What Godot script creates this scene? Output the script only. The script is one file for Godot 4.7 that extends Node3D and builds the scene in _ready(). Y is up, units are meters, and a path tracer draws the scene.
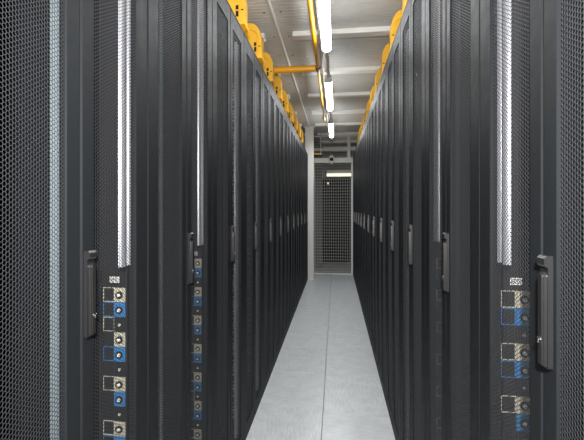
extends Node3D
# A narrow aisle between two rows of dark server cabinets. The aisle runs along -Z, the eye stands at x = 0, z = 0.

const EYE := 1.262          # height of the lens
const FOCAL := 440.0        # focal length in pixels of a 584 x 440 picture
const YAW := 0.1391         # the lens is turned a little to the left
const LEFT_X := -0.4786     # front plane of the left cabinet row
const RIGHT_X := 0.3173     # front plane of the right cabinet row
const CAB_W := 0.6
const CAB_H := 2.192
const CAB_D := 1.0
const LEFT_Z := 0.776       # distance of the first cabinet's middle, left row
const RIGHT_Z := 0.733
const LEFT_COUNT := 12
const RIGHT_COUNT := 13
const CEILING_Y := 2.68
const LAMP_E := 1.35
const LAMP_GLOW := 17.0
const FLASH_E := 7.0

var M := {}
var shapes := {}
var used := {}
var rng := RandomNumberGenerator.new()
const ORDINAL := ["first", "second", "third", "fourth", "fifth", "sixth", "seventh", "eighth", "ninth", "tenth", "eleventh", "twelfth", "thirteenth"]


func _ready() -> void:
	rng.seed = 7
	# ---- camera
	var cam := Camera3D.new()
	cam.name = "camera"
	cam.projection = Camera3D.PROJECTION_FRUSTUM
	cam.near = 0.05
	cam.far = 60.0
	cam.size = 440.0 / FOCAL * cam.near
	cam.frustum_offset = Vector2(18.0, -12.5) / FOCAL * cam.near
	cam.position = Vector3(0, EYE, 0)
	cam.rotation.y = YAW
	add_child(cam)
	cam.current = true
	# ---- environment: an indoor room without any daylight
	var env := Environment.new()
	env.background_mode = Environment.BG_COLOR
	env.background_color = Color.BLACK
	env.tonemap_mode = Environment.TONE_MAPPER_LINEAR
	env.tonemap_exposure = 1.0
	env.sdfgi_enabled = true
	env.ssao_enabled = true
	env.ssil_enabled = true
	var we := WorldEnvironment.new()
	we.name = "world_environment"
	we.environment = env
	add_child(we)

	make_materials()
	build_shell()
	build_ceiling()
	build_lamps()
	build_flash()
	build_cabinets()
	build_cable_drops()
	build_pipes()
	build_gate()
	build_next_room()


# ------------------------------------------------------------------ materials
func mat(called: String, c: Color, rough: float, metal := 0.0, spec := 0.5) -> StandardMaterial3D:
	var m := StandardMaterial3D.new()
	m.resource_name = called
	m.albedo_color = c
	m.roughness = rough
	m.metallic = metal
	m.metallic_specular = spec
	M[called] = m
	return m


func noise_tex(freq: float, lo: Color, hi: Color, size := 256, seed_ := 3) -> NoiseTexture2D:
	var n := FastNoiseLite.new()
	n.seed = seed_
	n.frequency = freq
	n.fractal_octaves = 4
	var g := Gradient.new()
	g.set_color(0, lo)
	g.set_color(1, hi)
	var t := NoiseTexture2D.new()
	t.width = size
	t.height = size
	t.seamless = true
	t.noise = n
	t.color_ramp = g
	return t


func make_materials() -> void:
	mat("cabinet_paint", Color(0.108, 0.117, 0.126), 0.58, 0.0, 0.19)
	M.cabinet_paint.roughness_texture = noise_tex(0.03, Color(0.8, 0.8, 0.8), Color(1, 1, 1), 256, 5)
	M.cabinet_paint.uv1_triplanar = true
	M.cabinet_paint.uv1_scale = Vector3(3, 3, 3)
	mat("sheet_paint", Color(0.182, 0.187, 0.198), 0.5, 0.0, 0.25)
	mat("handle_black", Color(0.115, 0.115, 0.118), 0.32)
	mat("chrome", Color(0.85, 0.85, 0.86), 0.12, 1.0)
	mat("zinc", Color(0.72, 0.79, 0.82), 0.34, 0.5)
	mat("aluminium", Color(0.74, 0.75, 0.78), 0.36, 0.5)
	mat("strip_black", Color(0.07, 0.07, 0.075), 0.5)
	mat("outlet_beige", Color(0.72, 0.70, 0.62), 0.5)
	mat("outlet_blue", Color(0.18, 0.45, 0.68), 0.45)
	mat("outlet_dark", Color(0.09, 0.09, 0.095), 0.45)
	mat("hole_black", Color(0.02, 0.02, 0.02), 0.6)
	mat("pin_white", Color(0.9, 0.9, 0.88), 0.35)
	mat("yellow_plastic", Color(0.98, 0.76, 0.22), 0.42)
	mat("yellow_pipe", Color(0.95, 0.68, 0.10), 0.3)
	mat("brass", Color(0.85, 0.68, 0.30), 0.28, 0.9)
	mat("ceiling_sheet", Color(0.80, 0.80, 0.79), 0.45, 0.15)
	M.ceiling_sheet.albedo_texture = noise_tex(0.02, Color(0.96, 0.96, 0.96), Color(1, 1, 1), 256, 11)
	M.ceiling_sheet.uv1_triplanar = true
	M.ceiling_sheet.uv1_scale = Vector3(2, 2, 2)
	mat("ceiling_strip", Color(0.92, 0.92, 0.91), 0.35, 0.1)
	mat("screw_grey", Color(0.32, 0.32, 0.33), 0.4, 0.5)
	mat("white_paint", Color(0.82, 0.82, 0.80), 0.45)
	mat("wall_paint", Color(0.70, 0.70, 0.68), 0.8)
	mat("grey_plastic", Color(0.70, 0.71, 0.72), 0.4)
	mat("conduit_grey", Color(0.80, 0.81, 0.81), 0.35, 0.1)
	mat("pillar_grey", Color(0.42, 0.42, 0.41), 0.7)
	mat("slab", Color(0.2, 0.2, 0.2), 0.9)
	# floor laminate: fine streaks
	for k in 3:
		var m := mat("floor_laminate_%d" % k, [Color(0.925, 0.945, 0.955), Color(0.915, 0.935, 0.945), Color(0.935, 0.95, 0.96)][k], 0.33)
		m.albedo_texture = streaks(k)
	# label with unreadable small print
	var im := Image.create(24, 12, false, Image.FORMAT_RGB8)
	im.fill(Color(0.9, 0.9, 0.88))
	for r in 3:
		var x := 2
		while x < 21:
			var w := rng.randi_range(1, 4)
			im.fill_rect(Rect2i(x, 2 + r * 3, w, 2), Color(0.25, 0.25, 0.27))
			x += w + 1
	var lm := mat("label_print", Color.WHITE, 0.5)
	lm.albedo_texture = ImageTexture.create_from_image(im)
	# lamps
	var d := mat("lamp_diffuser", Color(0.95, 0.95, 0.95), 0.5)
	d.emission_enabled = true
	d.emission = Color(0.975, 0.99, 1.0)
	d.emission_energy_multiplier = LAMP_GLOW
	var fd := mat("flash_dome", Color(0.95, 0.95, 0.95), 0.5)
	fd.emission_enabled = true
	fd.emission = Color(1.0, 0.99, 0.98)
	fd.emission_energy_multiplier = 20.0
	var d2 := mat("far_lamp_tube", Color(0.95, 0.95, 0.95), 0.5)
	d2.emission_enabled = true
	d2.emission = Color(1.0, 0.95, 0.86)
	d2.emission_energy_multiplier = 1.3
	var d3 := mat("indicator_light", Color(0.95, 0.9, 0.8), 0.5)
	d3.emission_enabled = true
	d3.emission = Color(1.0, 0.9, 0.72)
	d3.emission_energy_multiplier = 2.0


func streaks(k: int) -> ImageTexture:
	var n := FastNoiseLite.new()
	n.seed = 20 + k
	n.frequency = 1.0
	n.fractal_octaves = 3
	var n2 := FastNoiseLite.new()
	n2.seed = 50 + k
	n2.frequency = 1.0
	n2.fractal_octaves = 2
	var s := 384
	var im := Image.create(s, s, false, Image.FORMAT_RGB8)
	for y in s:
		for x in s:
			var v := 0.83 + 0.07 * n.get_noise_2d(x * 0.011, y * 0.16) + 0.06 * n2.get_noise_2d(x * 0.03, y * 0.45) + 0.03 * n2.get_noise_2d(x * 0.01 + 90.0, y * 0.01)
			im.set_pixel(x, y, Color(v, v, v * 1.0))
	return ImageTexture.create_from_image(im)


# ------------------------------------------------------------------ helpers: nodes
func numbered(called: String) -> String:
	var n: int = used.get(called, 0)
	used[called] = n + 1
	return called if n == 0 else "%s_%03d" % [called, n]


func thing(called: String, label: String, category: String, at := Vector3.ZERO, turn := 0.0, group := "") -> Node3D:
	var o := Node3D.new()
	o.name = numbered(called)
	add_child(o)
	o.position = at
	o.rotation.y = turn
	tag(o, label, category, group)
	return o


func tag(o: Node3D, label: String, category: String, group := "") -> void:
	o.set_meta("label", label)
	o.set_meta("category", category)
	if group:
		o.set_meta("group", group)


func part(called: String, mesh: Mesh, m: Material, parent: Node, label := "") -> MeshInstance3D:
	var o := MeshInstance3D.new()
	o.name = called
	o.mesh = mesh
	o.material_override = null
	o.set_surface_override_material(0, m)
	parent.add_child(o, true)
	if label:
		o.set_meta("label", label)
	return o


func single(called: String, mesh: Mesh, m: Material, label: String, category: String, group := "") -> MeshInstance3D:
	var o := part(numbered(called), mesh, m, self)
	tag(o, label, category, group)
	return o


func structure(called: String, mesh: Mesh, m: Material, label: String, category: String) -> MeshInstance3D:
	var o := part(called, mesh, m, self)
	o.set_meta("kind", "structure")
	tag(o, label, category)
	return o


# ------------------------------------------------------------------ helpers: shapes
func start() -> SurfaceTool:
	var st := SurfaceTool.new()
	st.begin(Mesh.PRIMITIVE_TRIANGLES)
	return st


func tri(st: SurfaceTool, p: Array, n: Array, uv: Array) -> void:
	var mid: Vector3 = n[0] + n[1] + n[2]
	var order := [0, 1, 2]
	if (p[1] - p[0]).cross(p[2] - p[0]).dot(mid) > 0.0:
		order = [0, 2, 1]
	for k in order:
		st.set_normal(n[k])
		st.set_uv(uv[k])
		st.add_vertex(p[k])


func quad(st: SurfaceTool, a: Vector3, b: Vector3, c: Vector3, d: Vector3, n: Vector3) -> void:
	var u := [Vector2(0, 0), Vector2(1, 0), Vector2(1, 1), Vector2(0, 1)]
	tri(st, [a, b, c], [n, n, n], [u[0], u[1], u[2]])
	tri(st, [a, c, d], [n, n, n], [u[0], u[2], u[3]])


func quad4(st: SurfaceTool, p: Array, n: Array) -> void:
	var u := [Vector2(0, 0), Vector2(1, 0), Vector2(1, 1), Vector2(0, 1)]
	tri(st, [p[0], p[1], p[2]], [n[0], n[1], n[2]], [u[0], u[1], u[2]])
	tri(st, [p[0], p[2], p[3]], [n[0], n[2], n[3]], [u[0], u[2], u[3]])


# a box from lo to hi with its twelve edges chamfered by c
func box(st: SurfaceTool, lo: Vector3, hi: Vector3, c := 0.0) -> void:
	var m := (lo + hi) / 2.0
	var h := (hi - lo) / 2.0
	c = minf(c, minf(h.x, minf(h.y, h.z)) * 0.9)
	for ax in 3:
		var b := (ax + 1) % 3
		var g := (ax + 2) % 3
		for s in [-1.0, 1.0]:
			var q := []
			for k in [[-1, -1], [1, -1], [1, 1], [-1, 1]]:
				var v := Vector3.ZERO
				v[ax] = s * h[ax]
				v[b] = k[0] * (h[b] - c)
				v[g] = k[1] * (h[g] - c)
				q.append(m + v)
			var n := Vector3.ZERO
			n[ax] = s
			quad(st, q[0], q[1], q[2], q[3], n)
	if c <= 0.0:
		return
	for ax in 3:
		var b := (ax + 1) % 3
		var g := (ax + 2) % 3
		for sb in [-1.0, 1.0]:
			for sg in [-1.0, 1.0]:
				var q := []
				for k in [[-1, 0], [1, 0], [1, 1], [-1, 1]]:
					var v := Vector3.ZERO
					v[ax] = k[0] * (h[ax] - c)
					v[b] = sb * (h[b] - (c if k[1] else 0.0))
					v[g] = sg * (h[g] - (0.0 if k[1] else c))
					q.append(m + v)
				var n := Vector3.ZERO
				n[b] = sb
				n[g] = sg
				quad(st, q[0], q[1], q[2], q[3], n.normalized())
	for sx in [-1.0, 1.0]:
		for sy in [-1.0, 1.0]:
			for sz in [-1.0, 1.0]:
				var s := Vector3(sx, sy, sz)
				var n := s.normalized()
				var p := []
				for ax in 3:
					var v := Vector3.ZERO
					for k in 3:
						v[k] = s[k] * (h[k] - (0.0 if k == ax else c))
					p.append(m + v)
				tri(st, p, [n, n, n], [Vector2.ZERO, Vector2.RIGHT, Vector2.ONE])


func box_mesh(lo: Vector3, hi: Vector3, c := 0.0) -> ArrayMesh:
	var st := start()
	box(st, lo, hi, c)
	return st.commit()


# rectangular loops (each four points, counter-clockwise seen from +z) joined one after another
func rect(x0: float, y0: float, x1: float, y1: float, z: float) -> Array:
	return [Vector3(x0, y0, z), Vector3(x1, y0, z), Vector3(x1, y1, z), Vector3(x0, y1, z)]


func loft(st: SurfaceTool, loops: Array) -> void:
	for k in loops.size() - 1:
		for i in 4:
			var a: Vector3 = loops[k][i]
			var b: Vector3 = loops[k][(i + 1) % 4]
			var c: Vector3 = loops[k + 1][(i + 1) % 4]
			var d: Vector3 = loops[k + 1][i]
			var n := (b - a).cross(d - a)
			if n.length() < 1e-12:
				n = (b - a).cross(c - a)
			quad(st, a, b, c, d, n.normalized())


# a 2-D outline (closed polygon) pushed along the third axis; frame gives the axes of outline x, outline y and depth
func prism(st: SurfaceTool, outline: PackedVector2Array, frame: Transform3D, depth: float, smooth_deg := 35.0) -> void:
	var n := outline.size()
	if Geometry2D.is_polygon_clockwise(outline):
		outline.reverse()
	var en := []
	for i in n:
		var e := outline[(i + 1) % n] - outline[i]
		en.append(Vector2(e.y, -e.x).normalized())
	for i in n:
		var j := (i + 1) % n
		var prev: Vector2 = en[(i + n - 1) % n]
		var next: Vector2 = en[j]
		var own: Vector2 = en[i]
		var na := (own + prev).normalized() if absf(own.angle_to(prev)) < deg_to_rad(smooth_deg) else own
		var nb := (own + next).normalized() if absf(own.angle_to(next)) < deg_to_rad(smooth_deg) else own
		var p := [Vector3(outline[i].x, outline[i].y, 0), Vector3(outline[j].x, outline[j].y, 0), Vector3(outline[j].x, outline[j].y, depth), Vector3(outline[i].x, outline[i].y, depth)]
		var nn := [Vector3(na.x, na.y, 0), Vector3(nb.x, nb.y, 0), Vector3(nb.x, nb.y, 0), Vector3(na.x, na.y, 0)]
		quad4(st, p.map(func(v): return frame * v), nn.map(func(v): return (frame.basis * v).normalized()))
	var t := Geometry2D.triangulate_polygon(outline)
	for k in range(0, t.size(), 3):
		for z in [0.0, depth]:
			var nz: Vector3 = (frame.basis * Vector3(0, 0, -1.0 if z == 0.0 else 1.0)).normalized()
			var p := []
			for q in 3:
				p.append(frame * Vector3(outline[t[k + q]].x, outline[t[k + q]].y, z))
			tri(st, p, [nz, nz, nz], [Vector2.ZERO, Vector2.RIGHT, Vector2.ONE])


# a solid of revolution between a and b: profile = [[distance along, radius], ...]
func lathe(st: SurfaceTool, a: Vector3, b: Vector3, profile: Array, sides := 16) -> void:
	var w := (b - a).normalized()
	var u := w.cross(Vector3.UP if absf(w.y) < 0.9 else Vector3.RIGHT).normalized()
	var v := w.cross(u)
	for k in profile.size() - 1:
		var l0: float = profile[k][0]
		var r0: float = profile[k][1]
		var l1: float = profile[k + 1][0]
		var r1: float = profile[k + 1][1]
		var lean := Vector2(l1 - l0, r0 - r1).normalized()   # (radial, along)
		for i in sides:
			var p := []
			var n := []
			for q in [[l0, r0, i], [l0, r0, i + 1], [l1, r1, i + 1], [l1, r1, i]]:
				var ang: float = TAU * q[2] / sides
				var rad := u * cos(ang) + v * sin(ang)
				p.append(a + w * q[0] + rad * q[1])
				n.append((rad * lean.x + w * lean.y).normalized())
			quad4(st, p, n)


func tube(st: SurfaceTool, a: Vector3, b: Vector3, r: float, sides := 16) -> void:
	var l := a.distance_to(b)
	lathe(st, a, b, [[0.0, 0.0], [0.0, r], [l, r], [l, 0.0]], sides)


func tube_mesh(a: Vector3, b: Vector3, r: float, sides := 16) -> ArrayMesh:
	var st := start()
	tube(st, a, b, r, sides)
	return st.commit()


# ------------------------------------------------------------------ the room
func build_shell() -> void:
	var x0 := -1.877
	var x1 := 1.723
	var z_near := 2.4
	var z_far := -11.4
	structure("wall_left", box_mesh(Vector3(x0 - 0.1, -0.03, z_far), Vector3(x0, 2.9, z_near)), M.wall_paint, "light grey side wall behind the left row of cabinets", "wall")
	structure("wall_right", box_mesh(Vector3(x1, -0.03, z_far), Vector3(x1 + 0.1, 2.9, z_near)), M.wall_paint, "light grey side wall behind the right row of cabinets", "wall")
	structure("wall_near", box_mesh(Vector3(x0 - 0.1, -0.03, z_near), Vector3(x1 + 0.1, 2.9, z_near + 0.1)), M.wall_paint, "light grey wall closing the aisle behind the viewer", "wall")
	structure("wall_far", box_mesh(Vector3(x0 - 0.1, -0.03, z_far - 0.1), Vector3(x1 + 0.1, 2.9, z_far)), M.wall_paint, "plain wall at the back of the space beyond the mesh gate", "wall")
	# raised floor: one slab and 600 mm tiles on it
	var fl := structure("floor", box_mesh(Vector3(x0, -0.09, z_far), Vector3(x1, -0.034, z_near)), M.slab, "raised floor of light grey streaked laminate tiles", "floor")
	var lo := Vector3(-0.2988, -0.034, -0.2988)
	var tm := tile_mesh(lo, Vector3(0.2988, 0.0, 0.2988), 0.0011)
	var row := 0
	var z := -11.16 + 0.3
	while z < z_near + 0.2:
		for col in 6:
			var t := part("floor_tile", tm, M["floor_laminate_%d" % rng.randi_range(0, 2)], fl)
			t.position = Vector3(x0 + 0.3 + col * 0.6, 0, z)
			t.rotation.y = PI / 2 * ((row + col) % 2) + PI * rng.randi_range(0, 1)
		row += 1
		z += 0.6


func tile_mesh(lo: Vector3, hi: Vector3, c: float) -> ArrayMesh:
	var st := start()
	box(st, lo, hi, c)
	return st.commit()


func build_ceiling() -> void:
	var x0 := -1.877
	var x1 := 1.723
	var ce := structure("ceiling", box_mesh(Vector3(x0, CEILING_Y + 0.03, -11.4), Vector3(x1, CEILING_Y + 0.12, 2.4)), M.ceiling_sheet, "light grey metal ceiling of finely ribbed sheets", "ceiling")
	# ribbed sheets, one for each bay between the cover strips
	var pitch := 0.98
	var first := 3.58 - 6 * pitch
	var pm := ribbed_sheet(x0, x1, pitch)
	var k := 0
	while first + k * pitch < 11.4:
		var z := first + k * pitch
		var s := part("ceiling_panel", pm, M.ceiling_sheet, ce)
		s.position = Vector3(0, CEILING_Y, -z)
		for seg in [[x0, -0.575], [-0.345, x1]]:
			var b := part("cover_strip", shared("cover_strip_%f" % seg[0], func(): return box_mesh(Vector3(seg[0], -0.038, -0.05), Vector3(seg[1], 0.028, 0.05), 0.004)), M.ceiling_strip, ce)
			b.position = Vector3(0, CEILING_Y, -z)
		k += 1
	# a half-round joint trim along the ceiling over the left edge of the aisle, with screws on both sides
	var y := CEILING_Y
	var st := start()
	tube(st, Vector3(-0.455, y - 0.002, 2.2), Vector3(-0.455, y - 0.002, -8.3), 0.011, 14)
	part("joint_trim", st.commit(), M.ceiling_strip, ce)
	st = start()
	lathe(st, Vector3(0, 0.001, 0), Vector3(0, -0.004, 0), [[0.0, 0.0075], [0.003, 0.0075], [0.005, 0.004], [0.005, 0.0]], 10)
	var sm := st.commit()
	for i in 18:
		for x in [-0.515, -0.395]:
			var o := part("screw", sm, M.screw_grey, ce)
			o.position = Vector3(x + (0.012 if i % 2 else 0.0), y - 0.001, -(0.4 + i * 0.46))


func shared(key: String, maker: Callable) -> Mesh:
	if not shapes.has(key):
		shapes[key] = maker.call()
	return shapes[key]


func ribbed_sheet(x0: float, x1: float, pitch: float) -> ArrayMesh:
	# cross-section in (distance, height): flat ribs 45 mm apart, 5 mm deep
	var st := start()
	var n := 20
	var step := pitch / n
	var pts := []
	for i in n:
		var d := i * step
		pts.append(Vector2(d, 0.0))
		pts.append(Vector2(d + step * 0.78, 0.0))
		pts.append(Vector2(d + step * 0.82, 0.0028))
		pts.append(Vector2(d + step * 0.95, 0.0028))
	pts.append(Vector2(pitch, 0.0))
	for i in pts.size() - 1:
		var a: Vector2 = pts[i]
		var b: Vector2 = pts[i + 1]
		var e := b - a
		var nrm := Vector3(0, -e.x, -e.y).normalized()
		quad(st, Vector3(x0, a.y, -a.x), Vector3(x1, a.y, -a.x), Vector3(x1, b.y, -b.x), Vector3(x0, b.y, -b.x), nrm)
	# top side, so that the sheet has thickness
	quad(st, Vector3(x0, 0.02, 0), Vector3(x1, 0.02, 0), Vector3(x1, 0.02, -pitch), Vector3(x0, 0.02, -pitch), Vector3.UP)
	return st.commit()


# ------------------------------------------------------------------ lamps
func build_lamps() -> void:
	var lx := -0.066
	var where := [7.38, 5.36, 3.32]     # far end of each lamp
	var words := ["white tube lamp hanging farthest down the aisle, near the gate", "white tube lamp hanging second farthest from the viewer", "long bright white tube lamp nearest the viewer, cut by the top edge of the picture"]
	for i in where.size():
		var z0: float = -where[i]
		var l := 1.25
		var t := thing("tube_light", words[i], "lamp", Vector3(lx, 2.42, z0), 0.0, "tube lamps over the aisle")
		# diffuser: a rounded trough, 1.25 m long
		var o := PackedVector2Array()
		for k in 21:
			var a := PI * 0.86 + PI * 1.28 * k / 20.0
			o.append(Vector2(cos(a) * 0.034, 0.031 + sin(a) * 0.031))
		var st := start()
		prism(st, o, Transform3D(Basis(), Vector3(0, 0, 0.02)), l - 0.04)
		part("light_diffuser", st.commit(), M.lamp_diffuser, t)
		st = start()
		box(st, Vector3(-0.022, 0.0445, 0.0), Vector3(0.022, 0.075, l), 0.005)
		part("housing", st.commit(), M.grey_plastic, t)
		for z in [0.0, l - 0.02]:
			part("end_cap", box_mesh(Vector3(-0.035, 0.002, z), Vector3(0.035, 0.050, z + 0.02), 0.008), M.grey_plastic, t)
		for z in [0.25, l - 0.25]:
			part("hanger", tube_mesh(Vector3(0, 0.07, z), Vector3(0, 0.262, z), 0.006, 10), M.conduit_grey, t)
		var run: float = 0.78 if i == 0 else where[i - 1] - l - where[i] - 0.004
		# the conduit that feeds it runs on to the lamp behind
		part("feed_conduit", tube_mesh(Vector3(0, 0.055, 0.002), Vector3(0, 0.055, -run), 0.0125, 12), M.conduit_grey, t)
		var gland := start()
		lathe(gland, Vector3(0, 0.055, 0.0), Vector3(0, 0.055, -0.06), [[0.0, 0.0], [0.0, 0.022], [0.03, 0.022], [0.06, 0.014]], 12)
		part("cable_gland", gland.commit(), M.grey_plastic, t)
		var a := AreaLight3D.new()
		a.name = "lamp_light"
		a.area_size = Vector2(0.068, l - 0.04)
		a.area_normalize_energy = true
		a.light_energy = LAMP_E
		a.light_color = Color(0.975, 0.99, 1.0)
		a.area_range = 20.0
		a.shadow_enabled = true
		a.position = Vector3(0, -0.003, l / 2)
		a.rotation.x = -PI / 2
		t.add_child(a)


# the photographer's flash: it stands behind and a little above the lens and is mirrored in every metal cover
func build_flash() -> void:
	var t := thing("flash_lamp", "small photo flash with a white dome on a stand behind the viewer", "flash", Vector3(0.02, 0.0, 0.16))
	var st := start()
	tube(st, Vector3(0, 0.42, 0), Vector3(0, 1.44, 0), 0.009, 10)
	part("pole", st.commit(), M.handle_black, t)
	for k in 3:
		var a := TAU * k / 3.0 + 0.5
		part("leg", tube_mesh(Vector3(cos(a) * 0.01, 0.46, sin(a) * 0.01), Vector3(cos(a) * 0.20, 0.006, sin(a) * 0.20), 0.006, 8), M.handle_black, t)
	part("flash_body", box_mesh(Vector3(-0.03, 1.44, -0.02), Vector3(0.03, 1.50, 0.03), 0.004), M.handle_black, t)
	st = start()
	lathe(st, Vector3(0, 1.50, 0), Vector3(0, 1.58, 0), [[0.0, 0.0], [0.0, 0.034], [0.04, 0.034], [0.06, 0.028], [0.073, 0.016], [0.078, 0.0]], 20)
	part("flash_bulb", st.commit(), M.flash_dome, t)
	var l := OmniLight3D.new()
	l.name = "flash_light"
	l.position = Vector3(0, 1.54, 0)
	l.light_energy = FLASH_E
	l.light_size = 0.032
	l.omni_range = 20.0
	l.omni_attenuation = 2.0
	l.light_color = Color(1.0, 0.99, 0.98)
	l.shadow_enabled = true
	t.add_child(l)


# ------------------------------------------------------------------ cabinets
func perforated_sheet(w: float, h: float) -> ArrayMesh:
	# triangular lattice of six-sided holes, 7.75 mm apart; face and the walls of the holes
	var p := 0.00775
	var col := p * 0.8660254
	var big := p / sqrt(3.0)
	var small := 0.00395
	var thick := 0.0007
	var nx := int(ceil(w / col))
	var ny := int(ceil(h / p))
	var ov := []
	var iv := []
	for k in 6:
		var a := PI / 3 * k
		ov.append(Vector3(cos(a), sin(a), 0) * big)
		iv.append(Vector3(cos(a), sin(a), 0) * small)
	var vs := PackedVector3Array()
	var ns := PackedVector3Array()
	var ix := PackedInt32Array()
	var back := Vector3(0, 0, -thick)
	var x0 := -(nx - 1) * col / 2
	for i in nx:
		for j in ny:
			var c := Vector3(x0 + i * col, (j + 0.5 + (0.5 if i % 2 else 0.0)) * p, 0)
			if c.y > h:
				continue
			var b := vs.size()
			for k in 6:
				vs.append(c + ov[k])
				ns.append(Vector3.BACK)
			for k in 6:
				vs.append(c + iv[k])
				ns.append(Vector3.BACK)
			for k in 6:
				vs.append(c + iv[k])
				ns.append(-iv[k].normalized())
			for k in 6:
				vs.append(c + iv[k] + back)
				ns.append(-iv[k].normalized())
			for k in 6:
				var q := (k + 1) % 6
				ix.append_array([b + k, b + 6 + q, b + q, b + k, b + 6 + k, b + 6 + q])
				ix.append_array([b + 12 + k, b + 18 + q, b + 12 + q, b + 12 + k, b + 18 + k, b + 18 + q])
	var arr := []
	arr.resize(Mesh.ARRAY_MAX)
	arr[Mesh.ARRAY_VERTEX] = vs
	arr[Mesh.ARRAY_NORMAL] = ns
	arr[Mesh.ARRAY_INDEX] = ix
	var m := ArrayMesh.new()
	m.add_surface_from_arrays(Mesh.PRIMITIVE_TRIANGLES, arr)
	return m


const DOOR_LO := 0.030
const DOOR_HI := 2.180
const HINGE := 0.066
const MEET := 0.044
const DOOR_W := 0.2965

# door leaf in its own axes: x from 0 (hinge) to DOOR_W (meeting edge), front at z = 0
func door_frame(mirrored: bool) -> ArrayMesh:
	var st := start()
	var c := 0.0035
	var e := 0.002
	var dp := 0.014
	var x0 := 0.0
	var x1 := DOOR_W
	var a := HINGE
	var b := DOOR_W - MEET
	if mirrored:
		a = MEET
		b = DOOR_W - HINGE
	var lo := DOOR_LO
	var hi := DOOR_HI
	var ilo := DOOR_LO + 0.062
	var ihi := DOOR_HI - 0.078
	loft(st, [
		rect(a, ilo, b, ihi, -dp), rect(x0, lo, x1, hi, -dp), rect(x0, lo, x1, hi, -c), rect(x0 + c, lo + c, x1 - c, hi - c, 0),
		rect(a - e, ilo - e, b + e, ihi + e, 0), rect(a, ilo, b, ihi, -e), rect(a, ilo, b, ihi, -dp)])
	return st.commit()


func rail_mesh() -> ArrayMesh:
	# L-shaped 19-inch upright with square holes in its front flange (front at z = 0, x from -0.022 to 0.022)
	var st := start()
	var pitch := 0.0445
	var n := 46
	var y0 := 0.07
	var t := -0.002
	var hx0 := -0.014
	var hx1 := -0.004
	for side in [[-0.022, hx0], [hx1, 0.022]]:
		quad(st, Vector3(side[0], y0, 0), Vector3(side[1], y0, 0), Vector3(side[1], y0 + n * pitch, 0), Vector3(side[0], y0 + n * pitch, 0), Vector3.BACK)
	for i in n * 3:
		var y := y0 + i * pitch / 3
		quad(st, Vector3(hx0, y, 0), Vector3(hx1, y, 0), Vector3(hx1, y + 0.0053, 0), Vector3(hx0, y + 0.0053, 0), Vector3.BACK)
		quad(st, Vector3(hx0, y + 0.0053, 0), Vector3(hx1, y + 0.0053, 0), Vector3(hx1, y + 0.0053, t), Vector3(hx0, y + 0.0053, t), Vector3.UP)
		quad(st, Vector3(hx0, y + 0.0053, 0), Vector3(hx0, y + pitch / 3, 0), Vector3(hx0, y + pitch / 3, t), Vector3(hx0, y + 0.0053, t), Vector3.RIGHT)
	box(st, Vector3(0.003, y0, 0.0), Vector3(0.022, y0 + n * pitch, 0.006), 0.002)
	box(st, Vector3(0.020, y0, -0.05), Vector3(0.0225, y0 + n * pitch, 0.0))
	return st.commit()


func handle_base() -> ArrayMesh:
	# base plate of the swing handle: origin at its middle on the door face
	var st := start()
	var o := PackedVector2Array([Vector2(-0.0105, -0.084), Vector2(0.0105, -0.084), Vector2(0.0125, -0.081), Vector2(0.0125, 0.081), Vector2(0.0105, 0.084), Vector2(-0.0105, 0.084), Vector2(-0.0125, 0.081), Vector2(-0.0125, -0.081)])
	prism(st, o, Transform3D(Basis(), Vector3(0, 0, 0)), 0.007, 10.0)
	# raised head at the top, sloping forward
	var head := PackedVector2Array([Vector2(0.006, 0.066), Vector2(0.0105, 0.068), Vector2(0.0125, 0.071), Vector2(0.0120, 0.080), Vector2(0.009, 0.084), Vector2(0.006, 0.084)])
	prism(st, head, Transform3D(Basis(Vector3(0, 0, 1), Vector3(0, 1, 0), Vector3(-1, 0, 0)), Vector3(0.0122, 0, 0)), 0.0244, 10.0)
	return st.commit()


func handle_lever() -> ArrayMesh:
	# rounded grip that lies on the base plate and ends at its foot
	var st := start()
	var o := PackedVector2Array()
	for k in 11:
		var a := PI * k / 10.0
		o.append(Vector2(cos(a) * 0.008, 0.052 + sin(a) * 0.008))
	o.append(Vector2(-0.008, -0.080))
	o.append(Vector2(0.008, -0.080))
	prism(st, o, Transform3D(Basis(), Vector3(0.0015, 0, 0.006)), 0.006, 30.0)
	var core := PackedVector2Array()
	for v in o:
		core.append(Vector2(v.x * 0.72, v.y * 0.98))
	prism(st, core, Transform3D(Basis(), Vector3(0.0015, 0, 0.012)), 0.002, 30.0)
	return st.commit()


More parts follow.
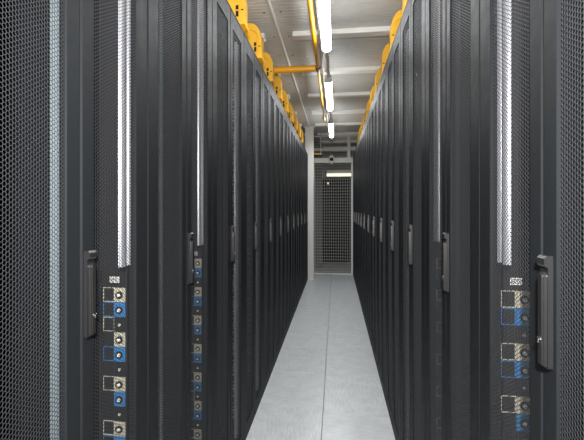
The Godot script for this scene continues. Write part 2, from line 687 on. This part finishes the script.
func build_cabinets() -> void:
	var sheet_w := DOOR_W - HINGE - MEET + 0.012
	var sheet := perforated_sheet(sheet_w, DOOR_HI - DOOR_LO - 0.14 + 0.008)
	var fl := door_frame(false)
	var fr := door_frame(true)
	var side := box_mesh(Vector3(-0.0008, 0.03, -CAB_D), Vector3(0.0008, CAB_H - 0.012, -0.024))
	var base := start()
	box(base, Vector3(-0.298, 0.0, -CAB_D), Vector3(0.298, 0.027, -0.004), 0.002)
	var base_m := base.commit()
	var roof_m := box_mesh(Vector3(-0.299, CAB_H - 0.0105, -CAB_D), Vector3(0.299, CAB_H, -0.001), 0.003)
	var back_m := box_mesh(Vector3(-0.298, 0.03, -CAB_D), Vector3(0.298, CAB_H - 0.012, -CAB_D + 0.004))
	var post_m := box_mesh(Vector3(-0.014, 0.03, -0.180), Vector3(0.014, CAB_H - 0.012, -0.112), 0.002)
	var rail := rail_mesh()
	var hb := handle_base()
	var hl := handle_lever()
	var lk := start()
	lathe(lk, Vector3.ZERO, Vector3(0, 0, 0.005), [[0.0, 0.0046], [0.003, 0.0046], [0.004, 0.0036], [0.004, 0.0]], 14)
	var lock := lk.commit()
	for row in 2:
		for i in [LEFT_COUNT, RIGHT_COUNT][row]:
			var z: float = [LEFT_Z, RIGHT_Z][row] + i * CAB_W
			var where := Vector3([LEFT_X, RIGHT_X][row], 0, -z)
			var turn: float = [PI / 2, -PI / 2][row]
			var side_word: String = ["left", "right"][row]
			var t := thing("server_cabinet", "%s dark grey server cabinet from the viewer in the %s row, with perforated double doors" % [ORDINAL[i], side_word], "server cabinet", where, turn, "server cabinets in the %s row" % side_word)
			part("plinth", base_m, M.cabinet_paint, t)
			part("roof", roof_m, M.cabinet_paint, t)
			part("back_panel", back_m, M.cabinet_paint, t)
			for s in [-1.0, 1.0]:
				var sp := part("side_panel", side, M.cabinet_paint, t)
				sp.position.x = s * 0.2975
				var po := part("corner_post", post_m, M.cabinet_paint, t)
				po.position.x = s * 0.284
				var r := part("mounting_rail", rail, M.zinc, t, "galvanised upright with square holes")
				r.position = Vector3(s * 0.2325, 0, -0.19)
				if s < 0:
					r.rotation.y = 0.0
				var d := part("door", fl if s < 0 else fr, M.cabinet_paint, t)
				d.position.x = -0.2985 if s < 0 else 0.002
				var ps := part("perforated_sheet", sheet, M.sheet_paint, d, "perforated steel sheet with staggered holes")
				ps.position = Vector3((HINGE + DOOR_W - MEET) / 2 if s < 0 else (MEET + DOOR_W - HINGE) / 2, DOOR_LO + 0.058, -0.004)
			var h := part("handle", hb, M.handle_black, t, "black swing handle on its base plate")
			h.position = Vector3(0.022, [1.0945, 1.106][row], 0.0)
			part("lever", hl, M.handle_black, h)
			var lo := part("lock_cylinder", lock, M.chrome, h, "small chrome lock cylinder")
			lo.position = Vector3(0.0015, -0.042, 0.0138)
			if i < [4, 3][row]:
				power_strip(row, i, where, turn)


# outlet modules in their own axes: x across, y up, face towards +z
func outlet_parts() -> void:
	if shapes.has("plate"):
		return
	shapes["plate"] = box_mesh(Vector3(-0.0145, -0.0178, 0), Vector3(0.0145, 0.0178, 0.005), 0.0010)
	var st := start()
	lathe(st, Vector3(0, 0, 0.005), Vector3(0, 0, 0.008), [[0.0, 0.0092], [0.003, 0.0092], [0.003, 0.0]], 16)
	shapes["socket"] = st.commit()
	st = start()
	lathe(st, Vector3(0, 0, 0.008), Vector3(0, 0, 0.012), [[0.0, 0.0042], [0.003, 0.0042], [0.004, 0.0026], [0.004, 0.0]], 12)
	shapes["pin"] = st.commit()
	st = start()
	var w := 0.0017
	loft(st, [rect(-0.0145, -0.0178, 0.0145, 0.0178, 0.0), rect(-0.0145, -0.0178, 0.0145, 0.0178, 0.0015), rect(-0.0145 + w, -0.0178 + w, 0.0145 - w, 0.0178 - w, 0.0015), rect(-0.0145 + w, -0.0178 + w, 0.0145 - w, 0.0178 - w, 0.0)])
	shapes["outline"] = st.commit()
	# extruded metal cover: a profile with two rounded ribs, 65 mm wide
	var prof := PackedVector2Array()
	prof.append(Vector2(-0.0325, 0.0))
	for rib in 2:
		var cx := -0.019 + rib * 0.038
		for k in 17:
			var a := PI - PI * k / 16.0
			prof.append(Vector2(cx + cos(a) * 0.0125, 0.001 + sin(a) * 0.0105))
	prof.append(Vector2(0.0325, 0.0))
	shapes["cover_outline"] = prof


# a strip that stands inside the cabinet by its far post: its outlets look along the aisle, its metal cover looks at the door
func power_strip(row: int, i: int, where: Vector3, turn: float) -> void:
	outlet_parts()
	var far: float = [1.0, -1.0][row]       # direction away from the viewer in the cabinet's own x
	var side_word: String = ["left", "right"][row]
	var words := "beige and blue outlet strip behind the door of the %s cabinet, %s row"
	if row == 1:
		words = ["beige and blue outlet strip behind the door of the %s cabinet, %s row", "dark outlet strip with thin outlines behind the door of the %s cabinet, %s row", "plain strip with metal cover behind the door of the %s cabinet, %s row"][i]
	var t := thing("power_strip", words % [ORDINAL[i], side_word], "power strip", where, turn, "power strips inside the cabinets")
	var high: bool = i >= 2
	var top: float = 1.88 if high else [1.064, 1.088][row]
	var unit := 0.0368
	var fx := far * (0.252 if i == 0 or row == 1 else 0.276)                    # the outlet face
	part("backing", box_mesh(Vector3(minf(fx, fx + far * 0.016), 0.08, -0.106), Vector3(maxf(fx, fx + far * 0.016), 2.1, -0.034), 0.002), M.strip_black, t)
	var lo: float = 0.09 if high else [1.121, 1.147][row]
	var st := start()
	var cover: PackedVector2Array = shapes["cover_outline"]
	prism(st, cover, Transform3D(Basis(Vector3(1, 0, 0), Vector3(0, 0, 1), Vector3(0, 1, 0)), Vector3(far * 0.2310, lo, -0.0285)), 2.1 - lo, 40.0)
	part("metal_cover", st.commit(), M.aluminium, t, "bright extruded metal cover with two rounded ribs")
	# outlets face the viewer: their x runs to the right in the picture
	var face := Basis(Vector3(0, 0, [1.0, -1.0][row]), Vector3.UP, Vector3(-far, 0, 0))
	var z_color: float = [-0.050, -0.072][row]
	var z_empty: float = [-0.080, -0.0425][row]
	st = start()
	lathe(st, Vector3.ZERO, Vector3(0, 0, 0.004), [[0.0, 0.0045], [0.003, 0.0045], [0.004, 0.0]], 10)
	var sc := part("screw", st.commit(), M.chrome, t)
	sc.transform = Transform3D(face, Vector3(fx, lo - 0.014, z_color))
	var lab := part("label_plate", shared("label_plate", func(): return box_mesh(Vector3(-0.012, -0.0072, 0), Vector3(0.012, 0.0072, 0.0015))), M.label_print, t, "small white label with print")
	lab.transform = Transform3D(face, Vector3(fx, top + 0.019, (z_color + z_empty) / 2))
	var frames := ["beige", "blue", "beige", "", "blue", "", "beige", "", "", "beige", "blue", ""] if row == 0 else ["beige", "blue", "", "beige", "blue", "", "beige", "", "", "beige", "blue", ""]
	var n := int((top - 0.12) / unit)
	for k in n:
		var y := top - (k + 0.5) * unit
		var kind := k % 3
		var m: Material = [M.outlet_beige, M.outlet_blue, M.outlet_dark][kind]
		if row == 1 and i == 1:
			m = M.outlet_dark
		elif row == 1 and i > 1:
			break
		var o := part("outlet", shapes["plate"], m, t)
		o.transform = Transform3D(face, Vector3(fx, y, z_color))
		if kind < 2:
			part("socket", shapes["socket"], M.hole_black, o)
		var pn := part("pin", shapes["pin"], M.pin_white, o)
		if kind == 2:
			pn.transform = Transform3D(Basis().scaled(Vector3(0.8, 0.8, 0.8)), Vector3(0, 0, -0.002))
		var f: String = frames[k % 12]
		if f:
			var fr := part("outline_frame", shapes["outline"], M.outlet_beige if f == "beige" else M.outlet_blue, t)
			fr.transform = Transform3D(face, Vector3(fx, y, z_empty))


# ------------------------------------------------------------------ yellow cable drops on the cabinets
func build_cable_drops() -> void:
	# outline across the row: x forward (to the aisle), y up from the cabinet's top; front plane at x = 0
	var outer := PackedVector2Array()
	var inner := PackedVector2Array()
	var top := 0.423
	var rx := 0.085
	var ry := 0.115
	outer.append(Vector2(-0.20, top))
	inner.append(Vector2(-0.20, top - 0.050))
	for k in 11:
		var a := PI / 2 - PI / 2 * k / 10.0
		outer.append(Vector2(-rx + cos(a) * rx, top - ry + sin(a) * ry))
		inner.append(Vector2(-rx + cos(a) * (rx - 0.020), top - ry + sin(a) * (ry - 0.050)))
	outer.append(Vector2(0, 0.175))
	inner.append(Vector2(-0.020, 0.175))
	var band := outer.duplicate()
	var back := inner.duplicate()
	back.reverse()
	band.append_array(back)
	var ax := Basis(Vector3(0, 0, 1), Vector3(0, 1, 0), Vector3(-1, 0, 0))    # outline x -> local z, depth -> local -x
	var st := start()
	prism(st, band, Transform3D(ax, Vector3(0.055, 0, 0)), 0.11)
	var cover := st.commit()
	var fill := inner.duplicate()
	fill.append(Vector2(-0.15, 0.175))
	fill.append(Vector2(-0.20, 0.22))
	st = start()
	prism(st, fill, Transform3D(ax, Vector3(0.042, 0, 0)), 0.084)
	var body := st.commit()
	st = start()
	box(st, Vector3(-0.058, 0.163, -0.16), Vector3(0.058, 0.178, 0.006), 0.003)
	var lip := st.commit()
	st = start()
	box(st, Vector3(-0.046, 0.0, -0.13), Vector3(0.046, 0.165, -0.022), 0.004)
	var neck := st.commit()
	var slot := box_mesh(Vector3(-0.0428, 0.215, -0.054), Vector3(0.0428, 0.285, -0.036), 0.001)
	var tab := box_mesh(Vector3(-0.003, 0.25, -0.0525), Vector3(0.003, 0.258, -0.0335), 0.001)
	var latch := box_mesh(Vector3(-0.0575, 0.246, -0.018), Vector3(0.0575, 0.253, -0.004), 0.001)
	var foot := box_mesh(Vector3(-0.062, 0.0, -0.20), Vector3(0.062, 0.20, -0.135), 0.004)
	for row in 2:
		var side_word: String = ["left", "right"][row]
		var x: float = [LEFT_X - 0.062, RIGHT_X + 0.062][row]
		var turn: float = [PI / 2, -PI / 2][row]
		var zs := []
		for i in range(3, [LEFT_COUNT, RIGHT_COUNT][row]):
			var z: float = [LEFT_Z, RIGHT_Z][row] + i * CAB_W
			zs.append(z)
			var t := thing("cable_drop", "yellow curved cable drop on top of the %s cabinet of the %s row" % [ORDINAL[i], side_word], "cable duct", Vector3(x, CAB_H, -z - [0.05, 0.015][row]), turn, "yellow cable drops on the %s row" % side_word)
			part("curved_cover", cover, M.yellow_plastic, t)
			part("body", body, M.yellow_plastic, t)
			part("lip", lip, M.yellow_plastic, t)
			part("neck", neck, M.yellow_plastic, t)
			part("slot", slot, M.hole_black, t, "dark vertical slot")
			part("latch", latch, M.hole_black, t)
			part("bracket_foot", foot, M.handle_black, t)
			for s in [-1, 1]:
				var tb := part("slot_tab", tab, M.yellow_plastic, t)
				tb.position.x = s * 0.0415
		# trough that the drops hang from
		var c := [Vector2(0, 0), Vector2(0.2, 0), Vector2(0.2, 0.12), Vector2(0.195, 0.12), Vector2(0.195, 0.005), Vector2(0.005, 0.005), Vector2(0.005, 0.12), Vector2(0, 0.12)]
		var tr := start()
		var far: float = zs[-1] + 0.3
		prism(tr, PackedVector2Array(c), Transform3D(Basis(), Vector3(x - 0.42 if row == 0 else x + 0.22, CAB_H + 0.10, -far)), far - 0.5, 10.0)
		var g := thing("cable_trough", "long yellow cable trough running over the cabinets of the %s row" % side_word, "cable duct", Vector3.ZERO, 0.0)
		part("channel", tr.commit(), M.yellow_plastic, g)
		for i in 5:
			var leg_z := -(1.2 + i * (far - 1.8) / 4.0)
			var lx: float = x - 0.32 if row == 0 else x + 0.32
			part("leg", box_mesh(Vector3(lx - 0.015, CAB_H, leg_z - 0.015), Vector3(lx + 0.015, CAB_H + 0.1, leg_z + 0.015), 0.002), M.handle_black, g)


# ------------------------------------------------------------------ pipes
func build_pipes() -> void:
	var px := -0.156
	var py := EYE + 1.25
	var t := thing("gas_pipe", "yellow suppression pipe running along the ceiling with a cross branch and brass nozzle", "pipe", Vector3(px, py, 0))
	part("long_pipe", tube_mesh(Vector3(0, 0, 2.0), Vector3(0, 0, -3.93), 0.0165, 20), M.yellow_pipe, t)
	part("cross_pipe", tube_mesh(Vector3(-0.02, 0, -3.97), Vector3(-1.5, 0, -3.97), 0.030, 22), M.yellow_pipe, t)
	part("end_pipe", tube_mesh(Vector3(0, 0, -4.0), Vector3(0, 0, -6.1), 0.0125, 18), M.yellow_pipe, t)
	var st := start()
	lathe(st, Vector3(0, 0, -3.925), Vector3(0, 0, -4.02), [[0.0, 0.0], [0.0, 0.021], [0.01, 0.024], [0.085, 0.024], [0.095, 0.021], [0.095, 0.0]], 18)
	part("coupling", st.commit(), M.handle_black, t, "black threaded coupling")
	st = start()
	lathe(st, Vector3(0, 0, -6.08), Vector3(0, 0, -6.24), [[0.0, 0.0], [0.0, 0.02], [0.05, 0.022], [0.06, 0.017], [0.10, 0.017], [0.12, 0.025], [0.16, 0.025], [0.16, 0.0]], 18)
	part("nozzle", st.commit(), M.brass, t, "brass nozzle")
	for z in [-1.0, -2.6, -4.56, -5.54]:
		st = start()
		tube(st, Vector3(0, 0.01, z), Vector3(0, CEILING_Y - 0.04 - py, z), 0.005, 8)
		lathe(st, Vector3(0, 0, z - 0.012), Vector3(0, 0, z + 0.012), [[0.0, 0.0], [0.0, 0.0195], [0.024, 0.0195], [0.024, 0.0]], 16)
		part("pipe_hanger", st.commit(), M.conduit_grey, t)
	single("steel_conduit", tube_mesh(Vector3(px + 0.036, 2.585, 2.2), Vector3(px + 0.036, 2.585, -8.3), 0.010, 12), M.conduit_grey, "thin grey conduit beside the yellow pipe under the ceiling", "conduit")


# ------------------------------------------------------------------ the mesh gate at the end of the aisle
func wires(x0: float, y0: float, x1: float, y1: float, nx: int, ny: int, r: float) -> ArrayMesh:
	var st := start()
	for i in nx:
		var x := x0 + (x1 - x0) * (i + 0.5) / nx
		lathe(st, Vector3(x, y0, 0), Vector3(x, y1, 0), [[0.0, r], [y1 - y0, r]], 6)
	for j in ny:
		var y := y0 + (y1 - y0) * (j + 0.5) / ny
		lathe(st, Vector3(x0, y, r * 1.6), Vector3(x1, y, r * 1.6), [[0.0, r], [x1 - x0, r]], 6)
	return st.commit()


func build_gate() -> void:
	var z := -8.40
	# steel column at the end of the left row
	var c := thing("steel_column", "white steel column standing at the end of the left cabinet row", "column", Vector3(-0.455, 0, -7.78))
	part("shaft", box_mesh(Vector3(-0.075, 0.012, -0.075), Vector3(0.075, 2.655, 0.075), 0.004), M.white_paint, c)
	part("base_plate", box_mesh(Vector3(-0.088, 0.0, -0.088), Vector3(0.088, 0.013, 0.088), 0.002), M.white_paint, c)
	part("head_plate", box_mesh(Vector3(-0.10, 2.655, -0.088), Vector3(0.10, 2.678, 0.088), 0.002), M.white_paint, c)
	# gate leaf
	var g := thing("mesh_gate", "white framed gate of welded wire mesh closing the end of the aisle", "gate", Vector3(0, 0, z))
	part("frame_post", box_mesh(Vector3(-0.44, 0.0, -0.02), Vector3(-0.40, 2.1, 0.02), 0.003), M.white_paint, g)
	part("frame_post", box_mesh(Vector3(0.287, 0.0, -0.02), Vector3(0.327, 2.1, 0.02), 0.003), M.white_paint, g)
	part("bottom_bar", box_mesh(Vector3(-0.40, 0.0, -0.018), Vector3(0.287, 0.022, 0.018), 0.003), M.white_paint, g)
	part("top_bar", box_mesh(Vector3(-0.46, 2.105, -0.03), Vector3(0.345, 2.2, 0.03), 0.004), M.white_paint, g)
	var w := part("wire_mesh", wires(-0.40, 0.022, 0.287, 2.105, 16, 37, 0.0024), M.white_paint, g)
	w.set_meta("kind", "stuff")
	# mesh panel above the gate, up to the ceiling, and dark panels beside it
	var u := thing("wire_partition", "wire mesh partition above the gate, just below the ceiling", "partition", Vector3(0, 0, z))
	part("top_rail", box_mesh(Vector3(-0.60, 2.595, -0.02), Vector3(0.60, 2.625, 0.02), 0.003), M.white_paint, u)
	part("post", box_mesh(Vector3(0.215, 2.2, -0.02), Vector3(0.275, 2.595, 0.02), 0.003), M.white_paint, u)
	part("cross_rail", box_mesh(Vector3(-0.60, 2.345, -0.06), Vector3(0.60, 2.395, -0.02), 0.003), M.white_paint, u)
	w = part("wire_mesh", wires(-0.60, 2.2, 0.60, 2.595, 28, 8, 0.0024), M.white_paint, u)
	w.set_meta("kind", "stuff")
	structure("wall_gate_left", box_mesh(Vector3(-1.877, 0.0, z - 0.02), Vector3(-0.465, 2.64, z + 0.02), 0.002), M.wall_paint, "partition between the left wall and the mesh gate", "wall")
	structure("wall_gate_right", box_mesh(Vector3(0.35, 0.0, z - 0.02), Vector3(1.723, 2.2, z + 0.02), 0.002), M.wall_paint, "plain partition between the mesh gate and the right wall", "wall")
	# rod hanging from the ceiling with the end of a yellow tray
	var rod := thing("hanging_rod", "thin white rod hanging from the ceiling before the mesh panel", "rod", Vector3(-0.272, 2.27, -8.2))
	part("rod", tube_mesh(Vector3(0, 0, 0), Vector3(0, 0.372, 0), 0.011, 10), M.white_paint, rod)
	part("foot", box_mesh(Vector3(-0.12, -0.03, -0.03), Vector3(0.012, 0.0, 0.03), 0.003), M.yellow_pipe, rod, "short orange-yellow bracket")
	# dome camera on the top bar of the gate
	var d := thing("security_camera", "small white security camera with a black lens on the gate's top bar", "camera", Vector3(-0.076, 2.166, z + 0.03))
	var st := start()
	lathe(st, Vector3.ZERO, Vector3(0, 0, 0.07), [[0.0, 0.0], [0.0, 0.052], [0.03, 0.052], [0.05, 0.046], [0.06, 0.036], [0.06, 0.0]], 20)
	var hs := part("housing", st.commit(), M.white_paint, d)
	hs.scale = Vector3(1.1, 1.75, 1.0)
	st = start()
	lathe(st, Vector3(0, 0, 0.058), Vector3(0, 0, 0.09), [[0.0, 0.035], [0.012, 0.034], [0.022, 0.026], [0.03, 0.012], [0.032, 0.0]], 18)
	part("lens_dome", st.commit(), M.hole_black, d, "glossy black lens dome")


func build_next_room() -> void:
	# seen only through the mesh
	var ct := thing("cable_tray", "grey cable tray crossing behind the wire mesh above the gate", "cable duct", Vector3(0, 2.41, -9.12))
	part("tray", box_mesh(Vector3(-0.9, 0.0, -0.07), Vector3(0.9, 0.05, 0.07), 0.004), M.pillar_grey, ct)
	for hx in [-0.6, 0.6]:
		part("hanger", tube_mesh(Vector3(hx, 0.04, 0), Vector3(hx, CEILING_Y - 2.41, 0), 0.006, 8), M.pillar_grey, ct)
	var l := thing("wall_lamp", "wide lit strip lamp seen through the mesh gate", "lamp", Vector3(0.07, 1.98, -9.9))
	part("light_tube", box_mesh(Vector3(-0.27, -0.03, 0.0), Vector3(0.30, 0.04, 0.05), 0.01), M.far_lamp_tube, l)
	part("reflector", box_mesh(Vector3(-0.27, 0.03, -0.03), Vector3(0.30, 0.115, 0.02), 0.004), M.white_paint, l)
	part("wall_bracket", box_mesh(Vector3(-0.05, -0.04, -0.3), Vector3(0.05, 0.06, -0.03), 0.004), M.grey_plastic, l)
	var a := AreaLight3D.new()
	a.name = "lamp_light"
	a.area_size = Vector2(0.5, 0.05)
	a.light_energy = 0.12
	a.light_color = Color(1.0, 0.95, 0.86)
	a.area_range = 12.0
	a.shadow_enabled = true
	a.position = Vector3(0.015, 0.0, 0.055)
	a.rotation.y = PI
	l.add_child(a)
	single("dark_cabinet", box_mesh(Vector3(-0.33, 0.0, -10.9), Vector3(1.1, 1.93, -10.2), 0.006), M.cabinet_paint, "dark cabinet standing behind the mesh gate", "cabinet")
	single("grey_pillar", box_mesh(Vector3(-0.66, 0.02, -9.6), Vector3(-0.28, 2.64, -9.3), 0.006), M.pillar_grey, "grey pillar behind the left part of the mesh gate", "column")
	var i := thing("signal_light", "tiny warm glowing light behind the mesh gate", "light", Vector3(-0.165, 1.80, -9.86))
	var st := start()
	lathe(st, Vector3(0, 0, 0), Vector3(0, 0, 0.03), [[0.0, 0.016], [0.02, 0.016], [0.03, 0.008], [0.03, 0.0]], 12)
	part("light_lens", st.commit(), M.indicator_light, i)
	part("stem", box_mesh(Vector3(-0.02, -0.02, -0.34), Vector3(0.02, 0.02, 0.0), 0.003), M.grey_plastic, i)
